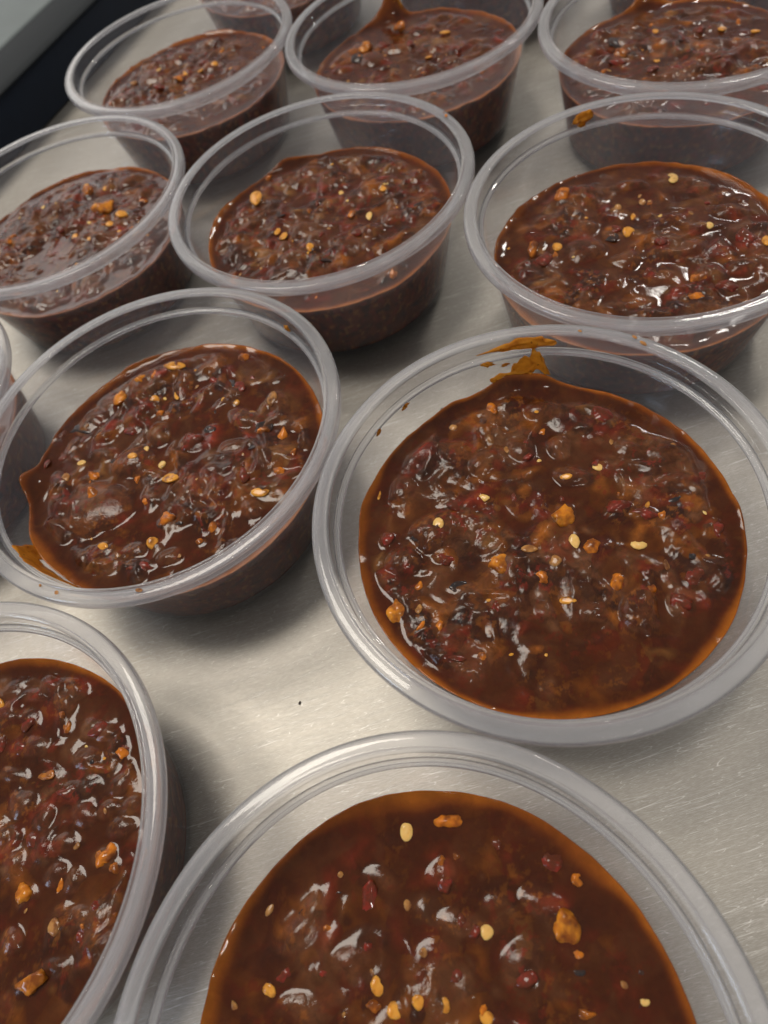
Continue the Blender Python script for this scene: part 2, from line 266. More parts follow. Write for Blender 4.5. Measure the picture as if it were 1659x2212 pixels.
'C6': "Y -0.387 0.252 0.038 0.032 -114;O -0.520 0.304 0.069 0.036 -113;R -0.502 0.187 0.080 0.053 -113;Y 0.023 0.163 0.041 0.038 -117;B 0.006 0.612 0.083 0.061 -31;O -0.172 0.667 0.061 0.056 -114;Y 0.615 -0.274 0.056 0.034 -122;R 0.143 0.008 0.066 0.041 -118;S 0.432 -0.010 0.027 0.023 -120;R 0.554 -0.210 0.090 0.070 -121;S 0.479 0.492 0.060 0.035 -118;R -0.037 -0.228 0.057 0.048 -118;K -0.074 0.178 0.049 0.043 -116;K 0.390 0.590 0.054 0.046 -32;B -0.262 0.145 0.120 0.104 -115;B -0.103 -0.034 0.083 0.077 -29;B 0.260 -0.118 0.077 0.072 -119;B 0.601 0.054 0.098 0.069 -31;B 0.258 -0.346 0.085 0.073 -29;B 0.417 -0.378 0.069 0.061 -29;R 0.265 -0.486 0.060 0.047 -28;O 0.166 -0.352 0.048 0.047 -119;B -0.166 0.310 0.071 0.070 -30;B 0.227 0.548 0.090 0.060 -31;D 0.074 0.400 0.029 0.021 -116;D 0.221 0.379 0.029 0.021 -117;B 0.303 0.166 0.076 0.055 -30;O 0.071 -0.489 0.046 0.035 -28;Y 0.111 0.278 0.028 0.017 -117;R -0.029 0.231 0.035 0.033 -30",
'C2': "G -0.290 0.489 0.081 0.064 -106;O 0.058 0.641 0.079 0.056 -107;Y 0.117 0.017 0.042 0.033 -108;Y 0.355 0.295 0.045 0.040 -38;B -0.283 0.280 0.136 0.097 -37;K -0.392 0.363 0.083 0.064 -37;R 0.038 0.294 0.054 0.049 -38;B -0.062 0.313 0.121 0.098 -38;B 0.211 0.104 0.078 0.072 -38;R -0.163 0.420 0.069 0.050 -38;B 0.485 0.005 0.076 0.057 -38;B -0.547 0.280 0.082 0.048 -36;R 0.345 -0.028 0.056 0.051 -110",
'C3': "O -0.286 0.295 0.070 0.060 -116;Y 0.424 0.184 0.042 0.034 -120;Y 0.581 0.023 0.033 0.033 -38;Y 0.055 0.452 0.030 0.024 -118;K -0.237 0.466 0.086 0.077 -116;B 0.027 0.287 0.074 0.063 -38;R 0.294 0.262 0.063 0.052 -119;B 0.298 0.025 0.110 0.081 -38;R -0.218 -0.003 0.051 0.047 -36;R -0.063 -0.094 0.060 0.039 -37;B 0.327 -0.194 0.106 0.058 -37;Y -0.121 0.095 0.036 0.025 -118;B 0.130 -0.070 0.079 0.078 -37;R -0.357 0.223 0.064 0.049 -37;O 0.564 0.205 0.042 0.020 -121;B -0.405 0.464 0.066 0.064 -37",
'C1': "Y 0.242 0.143 0.033 0.031 -37;O -0.088 0.141 0.077 0.068 -97;Y 0.103 0.148 0.035 0.029 -98;S -0.251 0.388 0.040 0.028 -96;B -0.048 0.543 0.119 0.103 -37;B 0.208 0.177 0.101 0.097 -37;B -0.335 0.364 0.106 0.100 -36;R -0.284 0.078 0.068 0.038 -36;B 0.049 0.042 0.089 0.076 -36;Y -0.023 0.178 0.046 0.027 -97;O 0.341 0.382 0.030 0.028 -37;R 0.147 0.309 0.057 0.040 -37;B 0.445 0.392 0.068 0.061 -38;D -0.499 0.356 0.040 0.035 -95",
}

# ------------------------------------------------------------------ the table
bm = bmesh.new(); bmesh.ops.create_grid(bm, x_segments=1, y_segments=1, size=0.9)
me = bpy.data.meshes.new("table_top"); bm.to_mesh(me); bm.free(); me.materials.append(M_STEEL)
table = link("table_top", me, loc=(0.05, 0.35, 0)); table["kind"] = "structure"
tag(table, "scratched stainless steel table top under the cups")

# ------------------------------------------------------------------ the dark tray in the far left corner
def mat_dark(name, c, rough, nz):
    k = N(name); p = k.n("ShaderNodeTexCoord").outputs["Object"]
    n1 = k.noise(p, nz, 4, 0.6)
    cc = k.mixc(n1, c4(*[q * 0.75 for q in c]), c4(*[q * 1.25 for q in c]))
    b = k.n("ShaderNodeBsdfPrincipled", Base_Color=cc, Roughness=k.math('ADD', k.math('MULTIPLY', n1, 0.2), rough), IOR=1.25,
            Normal=k.n("ShaderNodeBump", Strength=0.2, Distance=0.0002, Height=n1))
    return k.surf(b)
def extrude_profile(name, prof, length, mat, parent):
    m = len(prof); v = []; 
    for e in (-length / 2, length / 2):
        for (a, z) in prof: v.append((a, e, z))
    bmx = bmesh.new(); vv = [bmx.verts.new(q) for q in v]
    for j in range(m):
        j2 = (j + 1) % m; bmx.faces.new((vv[j], vv[j2], vv[m + j2], vv[m + j]))
    bmx.faces.new(vv[:m][::-1]); bmx.faces.new(vv[m:])
    bmesh.ops.recalc_face_normals(bmx, faces=bmx.faces)
    mm = bpy.data.meshes.new(name); bmx.to_mesh(mm); bmx.free(); mm.materials.append(mat)
    o = link(name, mm, parent)
    bv = o.modifiers.new("bevel", 'BEVEL'); bv.width = 0.0009; bv.segments = 3; bv.limit_method = 'ANGLE'; bv.angle_limit = math.radians(25)
    for q in mm.polygons: q.use_smooth = True
    return o
tray = bpy.data.objects.new("dark_tray", None); col.objects.link(tray)
nrm = np.array((0.8151, -0.5793)); dirv = np.array((0.5793, 0.8151))
base = nrm * -6.2 + dirv * 4.0
tray.location = (base[0] * S, base[1] * S, 0.0); tray.rotation_euler = (0, 0, math.atan2(nrm[1], nrm[0]))
tag(tray, "dark grey tray with pale grey panel in the far left corner", "tray")
M_FR = mat_dark("dark_grey_frame", (0.020, 0.0225, 0.0245), 0.62, 300)
M_SD = mat_dark("black_side", (0.014, 0.020, 0.032), 0.40, 200)
M_PN = mat_dark("pale_grey_panel", (0.145, 0.163, 0.162), 0.5, 40)
L = 12 * S
extrude_profile("side", [(0, 0.0005), (0.0, 0.46 * S), (-0.03 * S, 0.475 * S), (-5 * S, 0.475 * S), (-5 * S, 0.0005)], L, M_SD, tray)
extrude_profile("frame", [(0.03 * S, 0.478 * S), (0.03 * S, 0.50 * S), (-0.03 * S, 0.53 * S), (-0.47 * S, 0.545 * S), (-0.50 * S, 0.530 * S), (-0.50 * S, 0.478 * S)], L, M_FR, tray)
extrude_profile("panel", [(-0.52 * S, 0.478 * S), (-0.52 * S, 0.535 * S), (-0.56 * S, 0.545 * S), (-4.9 * S, 0.545 * S), (-4.9 * S, 0.478 * S)], L, M_PN, tray)

# ------------------------------------------------------------------ the cups
Z = lambda z: (HB + z)
def wall_r(z): return 0.882 + 0.21 * (z + 0.095)
T = 0.013
inner = [(0.0, -0.795), (0.35, -0.795), (0.60, -0.793), (0.690, -0.790), (0.715, -0.782), (0.728, -0.765), (wall_r(-0.73), -0.73)]
inner += [(wall_r(z), z) for z in np.linspace(-0.68, -0.125, 12)]
top = [(wall_r(-0.112), -0.112)]
outer = [(wall_r(-0.112) + T, -0.112)] + [(wall_r(z) + T, z) for z in np.linspace(-0.125, -0.74, 12)]
outer += [(0.744, -0.775), (0.738, -0.803), (0.728, -0.816), (0.712, -0.8195), (0.700, -0.814), (0.690, -0.806), (0.60, -0.806), (0.35, -0.808), (0.0, -0.808)]
prof = [(r * S, Z(z) * S) for r, z in inner + top + outer]
v, f = lathe(prof, 144, closed=False)
wall_me = new_mesh("cup_wall", v, f, M_WALL)
rim_pts = [(wall_r(-0.112), -0.1118), (0.8805, -0.102), (0.8815, -0.0975), (0.8835, -0.0955), (0.8945, -0.0925), (0.8975, -0.0900), (0.8985, -0.0860),
           (0.9005, -0.0560), (0.9010, -0.0520), (0.9045, -0.0500), (0.9055, -0.0460), (0.9075, -0.0120), (0.9090, -0.0040), (0.9130, -0.0005), (0.9175, 0.0030), (0.9230, 0.0030), (0.9270, -0.0005),
           (0.9310, -0.0015), (0.9520, -0.0005), (0.9680, -0.0020), (0.9760, -0.0050), (0.9840, -0.0120), (0.9870, -0.0210), (0.9880, -0.0360), (0.9872, -0.0470), (0.9840, -0.0495), (0.9805, -0.0470),
           (0.9800, -0.0340), (0.9780, -0.0200), (0.9710, -0.0120), (0.9520, -0.0105), (0.9300, -0.0115), (0.9210, -0.0150), (0.9180, -0.0240), (0.9150, -0.0530), (0.9110, -0.0570), (0.9090, -0.0880),
           (0.9080, -0.0960), (0.9030, -0.1020), (0.8950, -0.1040), (wall_r(-0.112) + T, -0.1118)]
rp = [(r * S, Z(z) * S) for r, z in resample(rim_pts, 2)]
v, f = lathe(rp, 192)
rim_me = new_mesh("cup_rim", v, f[:, ::-1], M_RIM)
for me_ in (wall_me, rim_me):
    b_ = bmesh.new(); b_.from_mesh(me_); bmesh.ops.remove_doubles(b_, verts=b_.verts, dist=1e-7); bmesh.ops.recalc_face_normals(b_, faces=b_.faces); b_.to_mesh(me_); b_.free()

CUPS = {'C1': (-0.347, 6.5009), 'C2': (1.4233, 5.6186), 'C3': (3.0338, 4.4703), 'C4': (-1.484, 4.8823), 'C5': (0.2863, 4.0), 'C6': (1.8969, 2.8516),
        'CB': (-0.9713, 2.4733), 'CA': (0.6392, 1.325), 'CF': (-0.428, -0.342), 'CL': (-2.073, 0.805), 'C0': (-2.7416, 3.3557),
        'C7': (0.7914, 8.1185), 'C8': (2.5617, 7.2361), 'C9': (4.1723, 6.0878)}
WHERE = {
    'CA': "right of the centre, orange smear high on its far wall",
    'CB': "left of the centre, sauce smeared up its near left wall",
    'CF': "nearest of all, cut off by the bottom edge",
    'CL': "in the near left corner, cut off by the left edge",
    'C6': "at the right edge with one orange drop inside its far rim",
    'C5': "in mid picture behind the centre, tiny orange fleck on its rim",
    'C4': "at the left edge in front of the far left cup",
    'C1': "at the far left beside the dark tray",
    'C2': "in the middle of the far row, sauce climbing its back",
    'C3': "in the far right corner, cut off by two edges",
    'C0': "barely in view at the left edge, only a sliver of rim",
    'C7': "behind the far left cup, seen through its wall",
    'C8': "behind the middle cup of the far row, seen through its wall",
    'C9': "behind the far right cup, seen through its wall",
}
rng = random.Random(5)
rim_me.materials.append(M_WALL)
for q in rim_me.polygons:
    cz = q.center[2] / S - HB; cr2 = math.hypot(q.center[0], q.center[1]) / S
    if -0.088 < cz < -0.010 and cr2 < 0.922: q.material_index = 1      # the upright band under the flange is clear
for key, (x, y) in CUPS.items():
    c = bpy.data.objects.new("portion_cup", None); col.objects.link(c)
    c.location = (x * S, y * S, 0.0003); c.rotation_euler = (0, 0, rng.uniform(0, 6.28))
    tag(c, "clear plastic cup " + WHERE[key], "cup", "round clear plastic portion cups")
    link("wall", wall_me, c); link("rim", rim_me, c)

# ------------------------------------------------------------------ bits in the sauce
def ico(sub, fn):
    b = bmesh.new(); bmesh.ops.create_icosphere(b, subdivisions=sub, radius=1.0)
    for q in b.verts: q.co = fn(q.co.copy())
    vv = np.array([q.co[:] for q in b.verts]); ff = np.array([[w.index for w in q.verts] for q in b.faces]); b.free()
    return vv, ff
def seed_shape(i):
    r = random.Random(100 + i); tip = r.uniform(0.05, 0.35); flat = r.uniform(0.22, 0.34); dent = r.uniform(0.25, 0.6); ph = r.uniform(0, 6)
    def fn(c):
        x, y, z = c
        w = 1.0 - tip * max(0.0, x) ** 1.5
        zz = z * flat * (1 - dent * math.exp(-(x * x + y * y) * 4))
        return Vector((x * (1 + 0.05 * math.sin(3 * y + ph)), y * w * (1 + 0.06 * math.sin(2.3 * x + ph)), zz + 0.05 * math.sin(2 * x + ph)))
    return ico(2, fn)
def chunk_shape(i, sub=3, lo=0.5, hi=0.8):
    r = random.Random(300 + i); k = [Vector((r.gauss(0, 1), r.gauss(0, 1), r.gauss(0, 1))).normalized() for _ in range(9)]
    d = [r.uniform(0.50, 0.95) for _ in k]; ph = [r.uniform(0, 6) for _ in range(9)]; fl = r.uniform(lo, hi)
    def fn(c):
        s = 1.0
        for n_, d_ in zip(k, d):
            t = c.dot(n_)
            if t > 0.05: s = min(s, d_ / t)
        s = s * 0.9 + 0.1
        s *= 1 + 0.10 * math.sin(4 * c.x + ph[0]) * math.sin(5 * c.y + ph[1]) + 0.07 * math.sin(8 * c.z + ph[2] + 5 * c.x) + 0.05 * math.sin(13 * c.y + ph[3] + 6 * c.z) * math.sin(11 * c.x + ph[4])
        q = c * s; q.z = q.z * fl + 0.12 * math.sin(2.5 * c.x + ph[5]) * math.sin(3 * c.y + ph[6])
        return q
    return ico(sub, fn)
def strip_shape(i):
    r = random.Random(500 + i); ph = r.uniform(0, 6); bend = r.uniform(-0.3, 0.3)
    def fn(c):
        x, y, z = c
        return Vector((math.copysign(abs(x) ** 0.7, x), y * (1 - 0.5 * x * x) * (1 + 0.22 * math.sin(5 * x + ph)) + bend * x * x, z * 0.28 + 0.16 * math.sin(3.2 * x + ph) + 0.05 * math.sin(7 * y + 4 * x)))
    return ico(2, fn)
SHAPES = {}
for kd in M_BIT:
    if kd in 'SYD': SHAPES[kd] = [new_mesh("seed", *seed_shape(i + ord(kd)), M_BIT[kd]) for i in range(4)]
    elif kd == 'T': SHAPES[kd] = [new_mesh("pepper_strip", *strip_shape(i), M_BIT[kd]) for i in range(3)]
    else: SHAPES[kd] = [new_mesh("pepper_bit", *chunk_shape(i + ord(kd), 3, *{"K": (0.22, 0.35), "R": (0.40, 0.65), "O": (0.55, 0.85), "G": (0.55, 0.8)}[kd]), M_BIT[kd]) for i in range(6)]
PNAME = {'S': 'seed', 'Y': 'seed', 'D': 'seed', 'O': 'pepper_piece', 'G': 'pepper_piece', 'R': 'pepper_piece', 'T': 'pepper_strip', 'K': 'charred_flake'}

def blur(A, sg):
    k = int(max(1, round(sg * 3))); g = np.exp(-0.5 * (np.arange(-k, k + 1) / sg) ** 2); g /= g.sum()
    for ax in (0, 1):
        Pd = np.pad(A, [(k, k) if i == ax else (0, 0) for i in (0, 1)], mode='edge')
        A = sum(w * np.take(Pd, np.arange(j, j + A.shape[ax]), axis=ax) for j, w in enumerate(g))
    return A
# level, grid, lump height, fine height, share of liquid, peaks up the wall (deg, height, width deg), random bits, amber
CFG = {
    'CA': dict(lv=-0.295, n=300, a=0.034, b=0.013, liq=0.000, ring=0.065, pk=[(77, 0.085, 9), (66, 0.035, 5), (100, 0.025, 8), (150, .02, 6)], bits=26),
    'CB': dict(lv=-0.335, n=290, a=0.050, b=0.008, liq=0.008, fine=0.5, lump=0.05, ring=0.07, pk=[(170, 0.10, 7), (-158, 0.05, 14), (100, 0.02, 10)], bits=26),
    'CF': dict(lv=-0.360, n=300, a=0.030, b=0.007, liq=0.016, fine=0.6, ring=0.12, cells=420, pk=[(140, 0.02, 10)], bits=24),
    'CL': dict(lv=-0.360, n=290, a=0.040, b=0.005, liq=0.006, fine=0.35, lump=0.05, cells=420, ring=0.06, pk=[], bits=18),
    'C5': dict(lv=-0.325, n=230, a=0.036, b=0.020, liq=-0.004, ring=0.07, pk=[(97, 0.03, 8), (150, 0.03, 20)], bits=24),
    'C4': dict(lv=-0.340, n=210, a=0.036, b=0.022, liq=-0.006, ring=0.06, pk=[], bits=24),
    'C6': dict(lv=-0.370, n=230, a=0.036, b=0.016, liq=0.004, ring=0.08, pk=[(150, .025, 10)], bits=24),
    'C2': dict(lv=-0.340, n=170, a=0.040, b=0.016, liq=0.004, ring=0.08, pk=[(85, 0.16, 6), (92, .05, 10)], bits=30),
    'C3': dict(lv=-0.345, n=170, a=0.040, b=0.018, liq=0.002, ring=0.07, pk=[(79, 0.10, 7)], bits=26),
    'C1': dict(lv=-0.320, n=170, a=0.045, b=0.018, liq=0.000, ring=0.09, pk=[(60, 0.02, 14)], bits=26),
    'C0': dict(lv=-0.340, n=90, a=0.036, b=0.016, liq=0.0, ring=0.07, pk=[], bits=0),
    'C7': dict(lv=-0.340, n=110, a=0.036, b=0.016, liq=0.0, ring=0.07, pk=[], bits=14),
    'C8': dict(lv=-0.340, n=110, a=0.036, b=0.016, liq=0.0, ring=0.07, pk=[], bits=14),
    'C9': dict(lv=-0.340, n=90, a=0.036, b=0.016, liq=0.0, ring=0.07, pk=[], bits=8),
}
SAUCE_LABEL = {
    'CA': "chunky brown chili sauce with pale seeds and a square orange piece, right of centre",
    'CB': "lumpy dark red chili sauce with many orange seeds, left of centre",
    'CF': "smooth brown chili sauce with amber edge and yellow seeds in the nearest cup",
    'CL': "glistening dark chili sauce with a big orange piece in the near left corner",
    'C6': "brown chili sauce with red pepper bits and bright glints in the right edge cup",
    'C5': "dull brown chili sauce with two charred flakes in the middle of the second row",
    'C4': "grainy brown chili sauce with one large orange piece in the cup at the left edge",
    'C1': "dark brown chili sauce in the far left cup beside the dark tray",
    'C2': "brown chili sauce with a peak drawn up the back wall, middle of the far row",
    'C3': "brown chili sauce with an orange seed in the far right cup",
    'C0': "chili sauce in the sliver of cup at the left edge",
    'C7': "chili sauce seen through the far left cup, in the cup behind it",
    'C8': "chili sauce in the cup behind the middle far cup",
    'C9': "chili sauce in the cup behind the far right cup",
}
TOPZ = {}
SAUCE = {}
def make_sauce(key, seed):
    cf = CFG[key]; lv = cf['lv']; nz = Noise(seed); n2 = Noise(seed + 50); n = cf['n']
    rs = random.Random(seed)
    items = []
    for e in FEATS.get(key, "").split(';'):
        if e:
            q = e.split(); items.append((q[0], *map(float, q[1:])))
    if key not in FEATS:
        for _ in range(26):
            a = rs.uniform(0, 6.28); r = 0.72 * math.sqrt(rs.random())
            items.append((rs.choice("YORKBBB"), r * math.cos(a), r * math.sin(a), rs.uniform(.03, .08), rs.uniform(.02, .05), rs.uniform(0, 180)))
    rw = wall_r(lv) - 0.003
    # soft lumps of pulp: a weighted cell pattern, every cell with its own size, height and colour
    nr = np.random.RandomState(seed); nc = cf.get('cells', 430)
    cr_ = rw * np.sqrt(nr.rand(nc)); ca_ = nr.rand(nc) * 2 * np.pi
    cx = cr_ * np.cos(ca_); cyy = cr_ * np.sin(ca_); cs = np.exp(nr.randn(nc) * 0.35)
    PAL = np.array([(0.098, 0.036, 0.0130), (0.130, 0.056, 0.0240), (0.026, 0.011, 0.0060), (0.175, 0.021, 0.0090), (0.110, 0.016, 0.0080), (0.270, 0.082, 0.0110), (0.290, 0.130, 0.0340), (0.011, 0.010, 0.0100)])
    cp = nr.choice(8, nc, p=(0.22, 0.15, 0.16, 0.13, 0.09, 0.15, 0.05, 0.05)); chh = nr.uniform(-0.6, 1.0, nc)
    def height(X, Y):
        R_ = np.hypot(X, Y); rho = R_ / rw; th = np.arctan2(Y, X)
        wx = X + 0.030 * n2(X * 5, Y * 5) + 0.010 * nz(X * 14 + 3, Y * 14); wy = Y + 0.030 * n2(X * 5 + 9, Y * 5 + 4) + 0.010 * nz(X * 14, Y * 14 + 7)
        ed = 0.012 * nz(np.cos(th) * 2.6 + 3, np.sin(th) * 2.6) + 0.006 * nz(np.cos(th) * 9, np.sin(th) * 9 + 5)
        for (pd, ph, pw) in cf['pk']:
            d = (np.degrees(th) - pd + 180) % 360 - 180
            ed = ed + ph * np.exp(-(d / pw) ** 2)
        isl = sstep(0.02, 0.02 + cf['ring'] * 1.4, (1 - rho) + 0.05 * nz(X * 4 + 5, Y * 4) - cf['ring'] * 0.45)
        f1 = np.full(X.size, 9.0); f2 = np.full(X.size, 9.0); idn = np.zeros(X.size, int); fx = wx.ravel(); fy = wy.ravel()
        for j in range(nc):
            d = np.hypot(fx - cx[j], fy - cyy[j]) / cs[j]
            c1 = d < f1
            f2 = np.where(c1, f1, np.minimum(f2, d)); idn = np.where(c1, j, idn); f1 = np.where(c1, d, f1)
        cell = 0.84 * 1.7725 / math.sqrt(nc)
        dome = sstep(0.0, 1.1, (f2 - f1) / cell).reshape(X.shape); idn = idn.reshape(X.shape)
        low = nz.fbm(wx * 2.4, wy * 2.4, 3)
        bil = 1 - np.abs(n2.fbm(wx * 5.5 + 2, wy * 5.5, 2)) * 2.2
        fin = n2.fbm(wx * 26, wy * 26, 3)
        rough_zone = sstep(-0.2, 0.4, n2(wx * 2.2 + 4, wy * 2.2 + 1))
        Mh = lv + cf['a'] * (0.95 * low + 0.50 * bil - 0.10) + max(cf['b'], 0.010) * dome * chh[idn] * 1.8
        lump = np.zeros(X.shape)
        for (k, ix, iy, la, lb, an) in items:
            if k in 'BROKYG' and la > 0.02:
                ca, sa = math.cos(math.radians(an)), math.sin(math.radians(an))
                dx = wx - ix; dy = wy - iy
                u = (dx * ca + dy * sa) / (la * 1.05); w = (-dx * sa + dy * ca) / (lb * 1.05)
                q = u * u + w * w
                hh = min(cf.get('lump', 0.036), 0.5 * lb) * (1.0 if k == 'B' else 0.7)
                Mh = smax(Mh, lv - 0.012 + (hh + 0.014) * np.sqrt(np.clip(1 - q, 0, 1)) - 0.06 * np.clip(q - 1, 0, 1), 0.006)
                if k == 'B': lump = np.maximum(lump, sstep(1.1, 0.6, q))
        Mh = lv - 0.03 + (Mh - lv + 0.03) * isl
        Lq = lv + cf['liq'] + 0.004 * nz(X * 3, Y * 3 + 2)
        h = smax(Lq, Mh, 0.016)
        if X.ndim == 2: h = blur(h, 0.010 / (2 * rw / n))
        depth = np.clip(Lq - Mh, 0, 1)
        liquid = sstep(-0.014, 0.010, Lq - Mh)
        h = h + 0.0030 * fin * (0.15 + rough_zone) * cf.get('fine', 1.0) * (1 - liquid)
        h = h + (ed + 0.012) * np.exp(-np.clip(1 - rho, 0, 1) / 0.045)
        # pigment: pulp colours of the cells, sunk under liquid by depth, amber glow of light through the thin edge painted in
        mixp = lambda A, w, c: A + (c - A) * w[..., None]
        P = PAL[cp[idn]]
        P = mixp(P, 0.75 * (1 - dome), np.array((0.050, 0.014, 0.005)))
        tint = nz.fbm(wx * 5 + 11, wy * 5, 3)
        P = mixp(P, 0.6 * sstep(0.1, 0.5, tint), np.array((0.026, 0.010, 0.006))); P = mixp(P, 0.5 * sstep(0.1, 0.5, -tint), np.array((0.125, 0.050, 0.020)))
        P = mixp(P, lump * 0.35, np.array((0.098, 0.030, 0.011)))
        w4 = sstep(0.32, 0.5, n2.fbm(X * 20 + 3, Y * 20 + 9, 4, 0.65)); w5 = sstep(0.34, 0.52, nz.fbm(X * 24 + 13, Y * 24 + 2, 4, 0.65))
        msk = sstep(-0.1, 0.5, nz(wx * 4 + 21, wy * 4 + 2)); P = mixp(P, w4 * (0.15 + 0.5 * msk), np.array((0.150, 0.017, 0.009))); P = mixp(P, w5 * (0.08 + 0.4 * sstep(-0.1, 0.5, n2(wx * 3.5, wy * 3.5 + 17))), np.array((0.230, 0.075, 0.012)))
        c_liq = np.array((0.044, 0.0092, 0.0020))
        P = mixp(P, 0.28 * liquid + 0.56 * (1 - np.exp(-depth / 0.018)), c_liq)
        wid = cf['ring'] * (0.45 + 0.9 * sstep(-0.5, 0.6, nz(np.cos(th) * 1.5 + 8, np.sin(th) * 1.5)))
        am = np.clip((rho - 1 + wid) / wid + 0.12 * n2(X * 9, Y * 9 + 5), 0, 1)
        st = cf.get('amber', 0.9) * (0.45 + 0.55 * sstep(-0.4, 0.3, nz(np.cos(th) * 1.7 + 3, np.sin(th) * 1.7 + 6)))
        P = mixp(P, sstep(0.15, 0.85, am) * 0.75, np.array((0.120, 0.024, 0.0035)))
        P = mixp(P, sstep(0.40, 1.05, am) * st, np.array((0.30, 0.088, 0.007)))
        return h, liquid, P
    u = np.linspace(-1, 1, n)
    A, B = np.meshgrid(u, u, indexing='ij')
    # concentric map square -> disc
    r = np.where(np.abs(A) > np.abs(B), A, B)
    with np.errstate(divide='ignore', invalid='ignore'):
        phi = np.where(np.abs(A) > np.abs(B), (np.pi / 4) * (B / np.where(A == 0, 1, A)), np.pi / 2 - (np.pi / 4) * (A / np.where(B == 0, 1, B)))
    X = r * np.cos(phi) * rw; Y = r * np.sin(phi) * rw
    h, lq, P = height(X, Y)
    R_ = np.hypot(X, Y); sc = np.where(R_ > 1e-9, np.minimum(1.0, 1.0), 1.0)
    edge_fac = np.clip((R_ / rw - 0.90) / 0.10, 0, 1)
    newr = R_ + edge_fac * (np.clip(wall_r(h) - 0.003, 0, 0.897) - rw)      # the edge follows the flaring wall
    k_ = np.where(R_ > 1e-9, newr / np.maximum(R_, 1e-9), 1.0)
    V = np.stack([X * k_, Y * k_, h], -1).reshape(-1, 3)
    idx = np.arange(n * n).reshape(n, n)
    F = np.stack([idx[:-1, :-1], idx[1:, :-1], idx[1:, 1:], idx[:-1, 1:]], -1).reshape(-1, 4)
    # boundary loop, then side and floor of the body of sauce
    loop = np.concatenate([idx[0, :-1], idx[:-1, -1], idx[-1, :0:-1], idx[:0:-1, 0]])
    nb = len(loop); start = len(V); extra = []; ths = np.arctan2(V[loop, 1], V[loop, 0])
    rings = 40
    for j in range(1, rings + 1):
        t = j / rings
        zz = V[loop, 2] * (1 - t) + (-0.785) * t
        rr = np.where(zz < -0.77, 0.716, wall_r(zz) - 0.003); rr = np.minimum(rr, 0.897)
        extra.append(np.stack([rr * np.cos(ths), rr * np.sin(ths), zz], 1))
    extra.append(np.array([[0, 0, -0.785]]))
    V = np.concatenate([V] + extra)
    Fx = []
    prev = loop
    for j in range(rings):
        cur = start + j * nb + np.arange(nb)
        Fx.append(np.stack([prev, np.roll(prev, -1), np.roll(cur, -1), cur], 1)); prev = cur
    ctr = len(V) - 1
    F = np.concatenate([F] + Fx)
    nv_body = rings * nb + 1
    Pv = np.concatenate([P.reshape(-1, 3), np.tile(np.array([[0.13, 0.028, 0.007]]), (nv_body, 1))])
    sv = V[start:start + nb * rings]; sa = np.tile(ths, rings); sz = sv[:, 2]
    side_p = np.tile(np.array([[0.105, 0.0215, 0.0055]]), (nb * rings, 1))
    for q, (fr, lo, cc) in enumerate(((6, 0.05, (0.150, 0.034, 0.008)), (9, 0.15, (0.040, 0.012, 0.006)), (17, 0.30, (0.190, 0.022, 0.010)), (22, 0.38, (0.300, 0.110, 0.020)), (14, 0.36, (0.015, 0.010, 0.008)))):
        w = sstep(lo, lo + 0.18, n2.fbm(sa * fr * 0.85 + 5 * q, sz * fr + 3 * q, 2))
        side_p = side_p + (np.array(cc) - side_p) * (w * 0.5)[:, None]
    Pv[start:start + nb * rings] = side_p
    Lv = np.concatenate([lq.ravel(), np.full(nv_body, 1.0)])
    V[:, 2] += HB
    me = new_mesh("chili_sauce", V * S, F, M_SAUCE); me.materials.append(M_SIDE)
    side = np.zeros(len(F), np.int32); side[(n - 1) ** 2:] = 1; me.polygons.foreach_set("material_index", side)
    bmf = bmesh.new(); bmf.from_mesh(me); bmf.verts.ensure_lookup_table()
    lastring = [bmf.verts[start + (rings - 1) * nb + i] for i in range(nb)]
    for i in range(nb): bmf.faces.new((lastring[i], lastring[(i + 1) % nb], bmf.verts[ctr]))
    bmesh.ops.recalc_face_normals(bmf, faces=bmf.faces); bmf.to_mesh(me); bmf.free()
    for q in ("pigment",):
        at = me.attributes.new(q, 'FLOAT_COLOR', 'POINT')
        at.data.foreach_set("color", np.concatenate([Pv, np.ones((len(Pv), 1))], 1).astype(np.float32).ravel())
    at = me.attributes.new("liquid", 'FLOAT', 'POINT'); at.data.foreach_set("value", Lv.astype(np.float32))
    x, y = CUPS[key]
    o = link("chili_sauce", me, loc=(x * S, y * S, 0.0004))
    tag(o, SAUCE_LABEL[key], "sauce", "portions of chili sauce in the cups")
    SAUCE[key] = o
    # random smaller bits among the ones picked out in the photograph
    for _ in range(cf['bits']):
        a = rs.uniform(0, 6.283); rr = 0.76 * math.sqrt(rs.random())
        k = rs.choices("SYDORKT", (3, 6, 9, 10, 9, 4, 2))[0]
        s_ = rs.uniform(0.007, 0.014) if k in 'SYD' else rs.uniform(0.009, 0.026)
        items.append((k, rr * math.cos(a), rr * math.sin(a), s_ * rs.uniform(1.0, 2.2), s_, rs.uniform(0, 180)))
    its = [i for i in items if i[0] != 'B']
    ix = np.array([i[1] for i in its]); iy = np.array([i[2] for i in its])
    hz = [h.ravel()[np.argmin((X - a) ** 2 + (Y - b) ** 2)] for a, b in zip(ix, iy)]
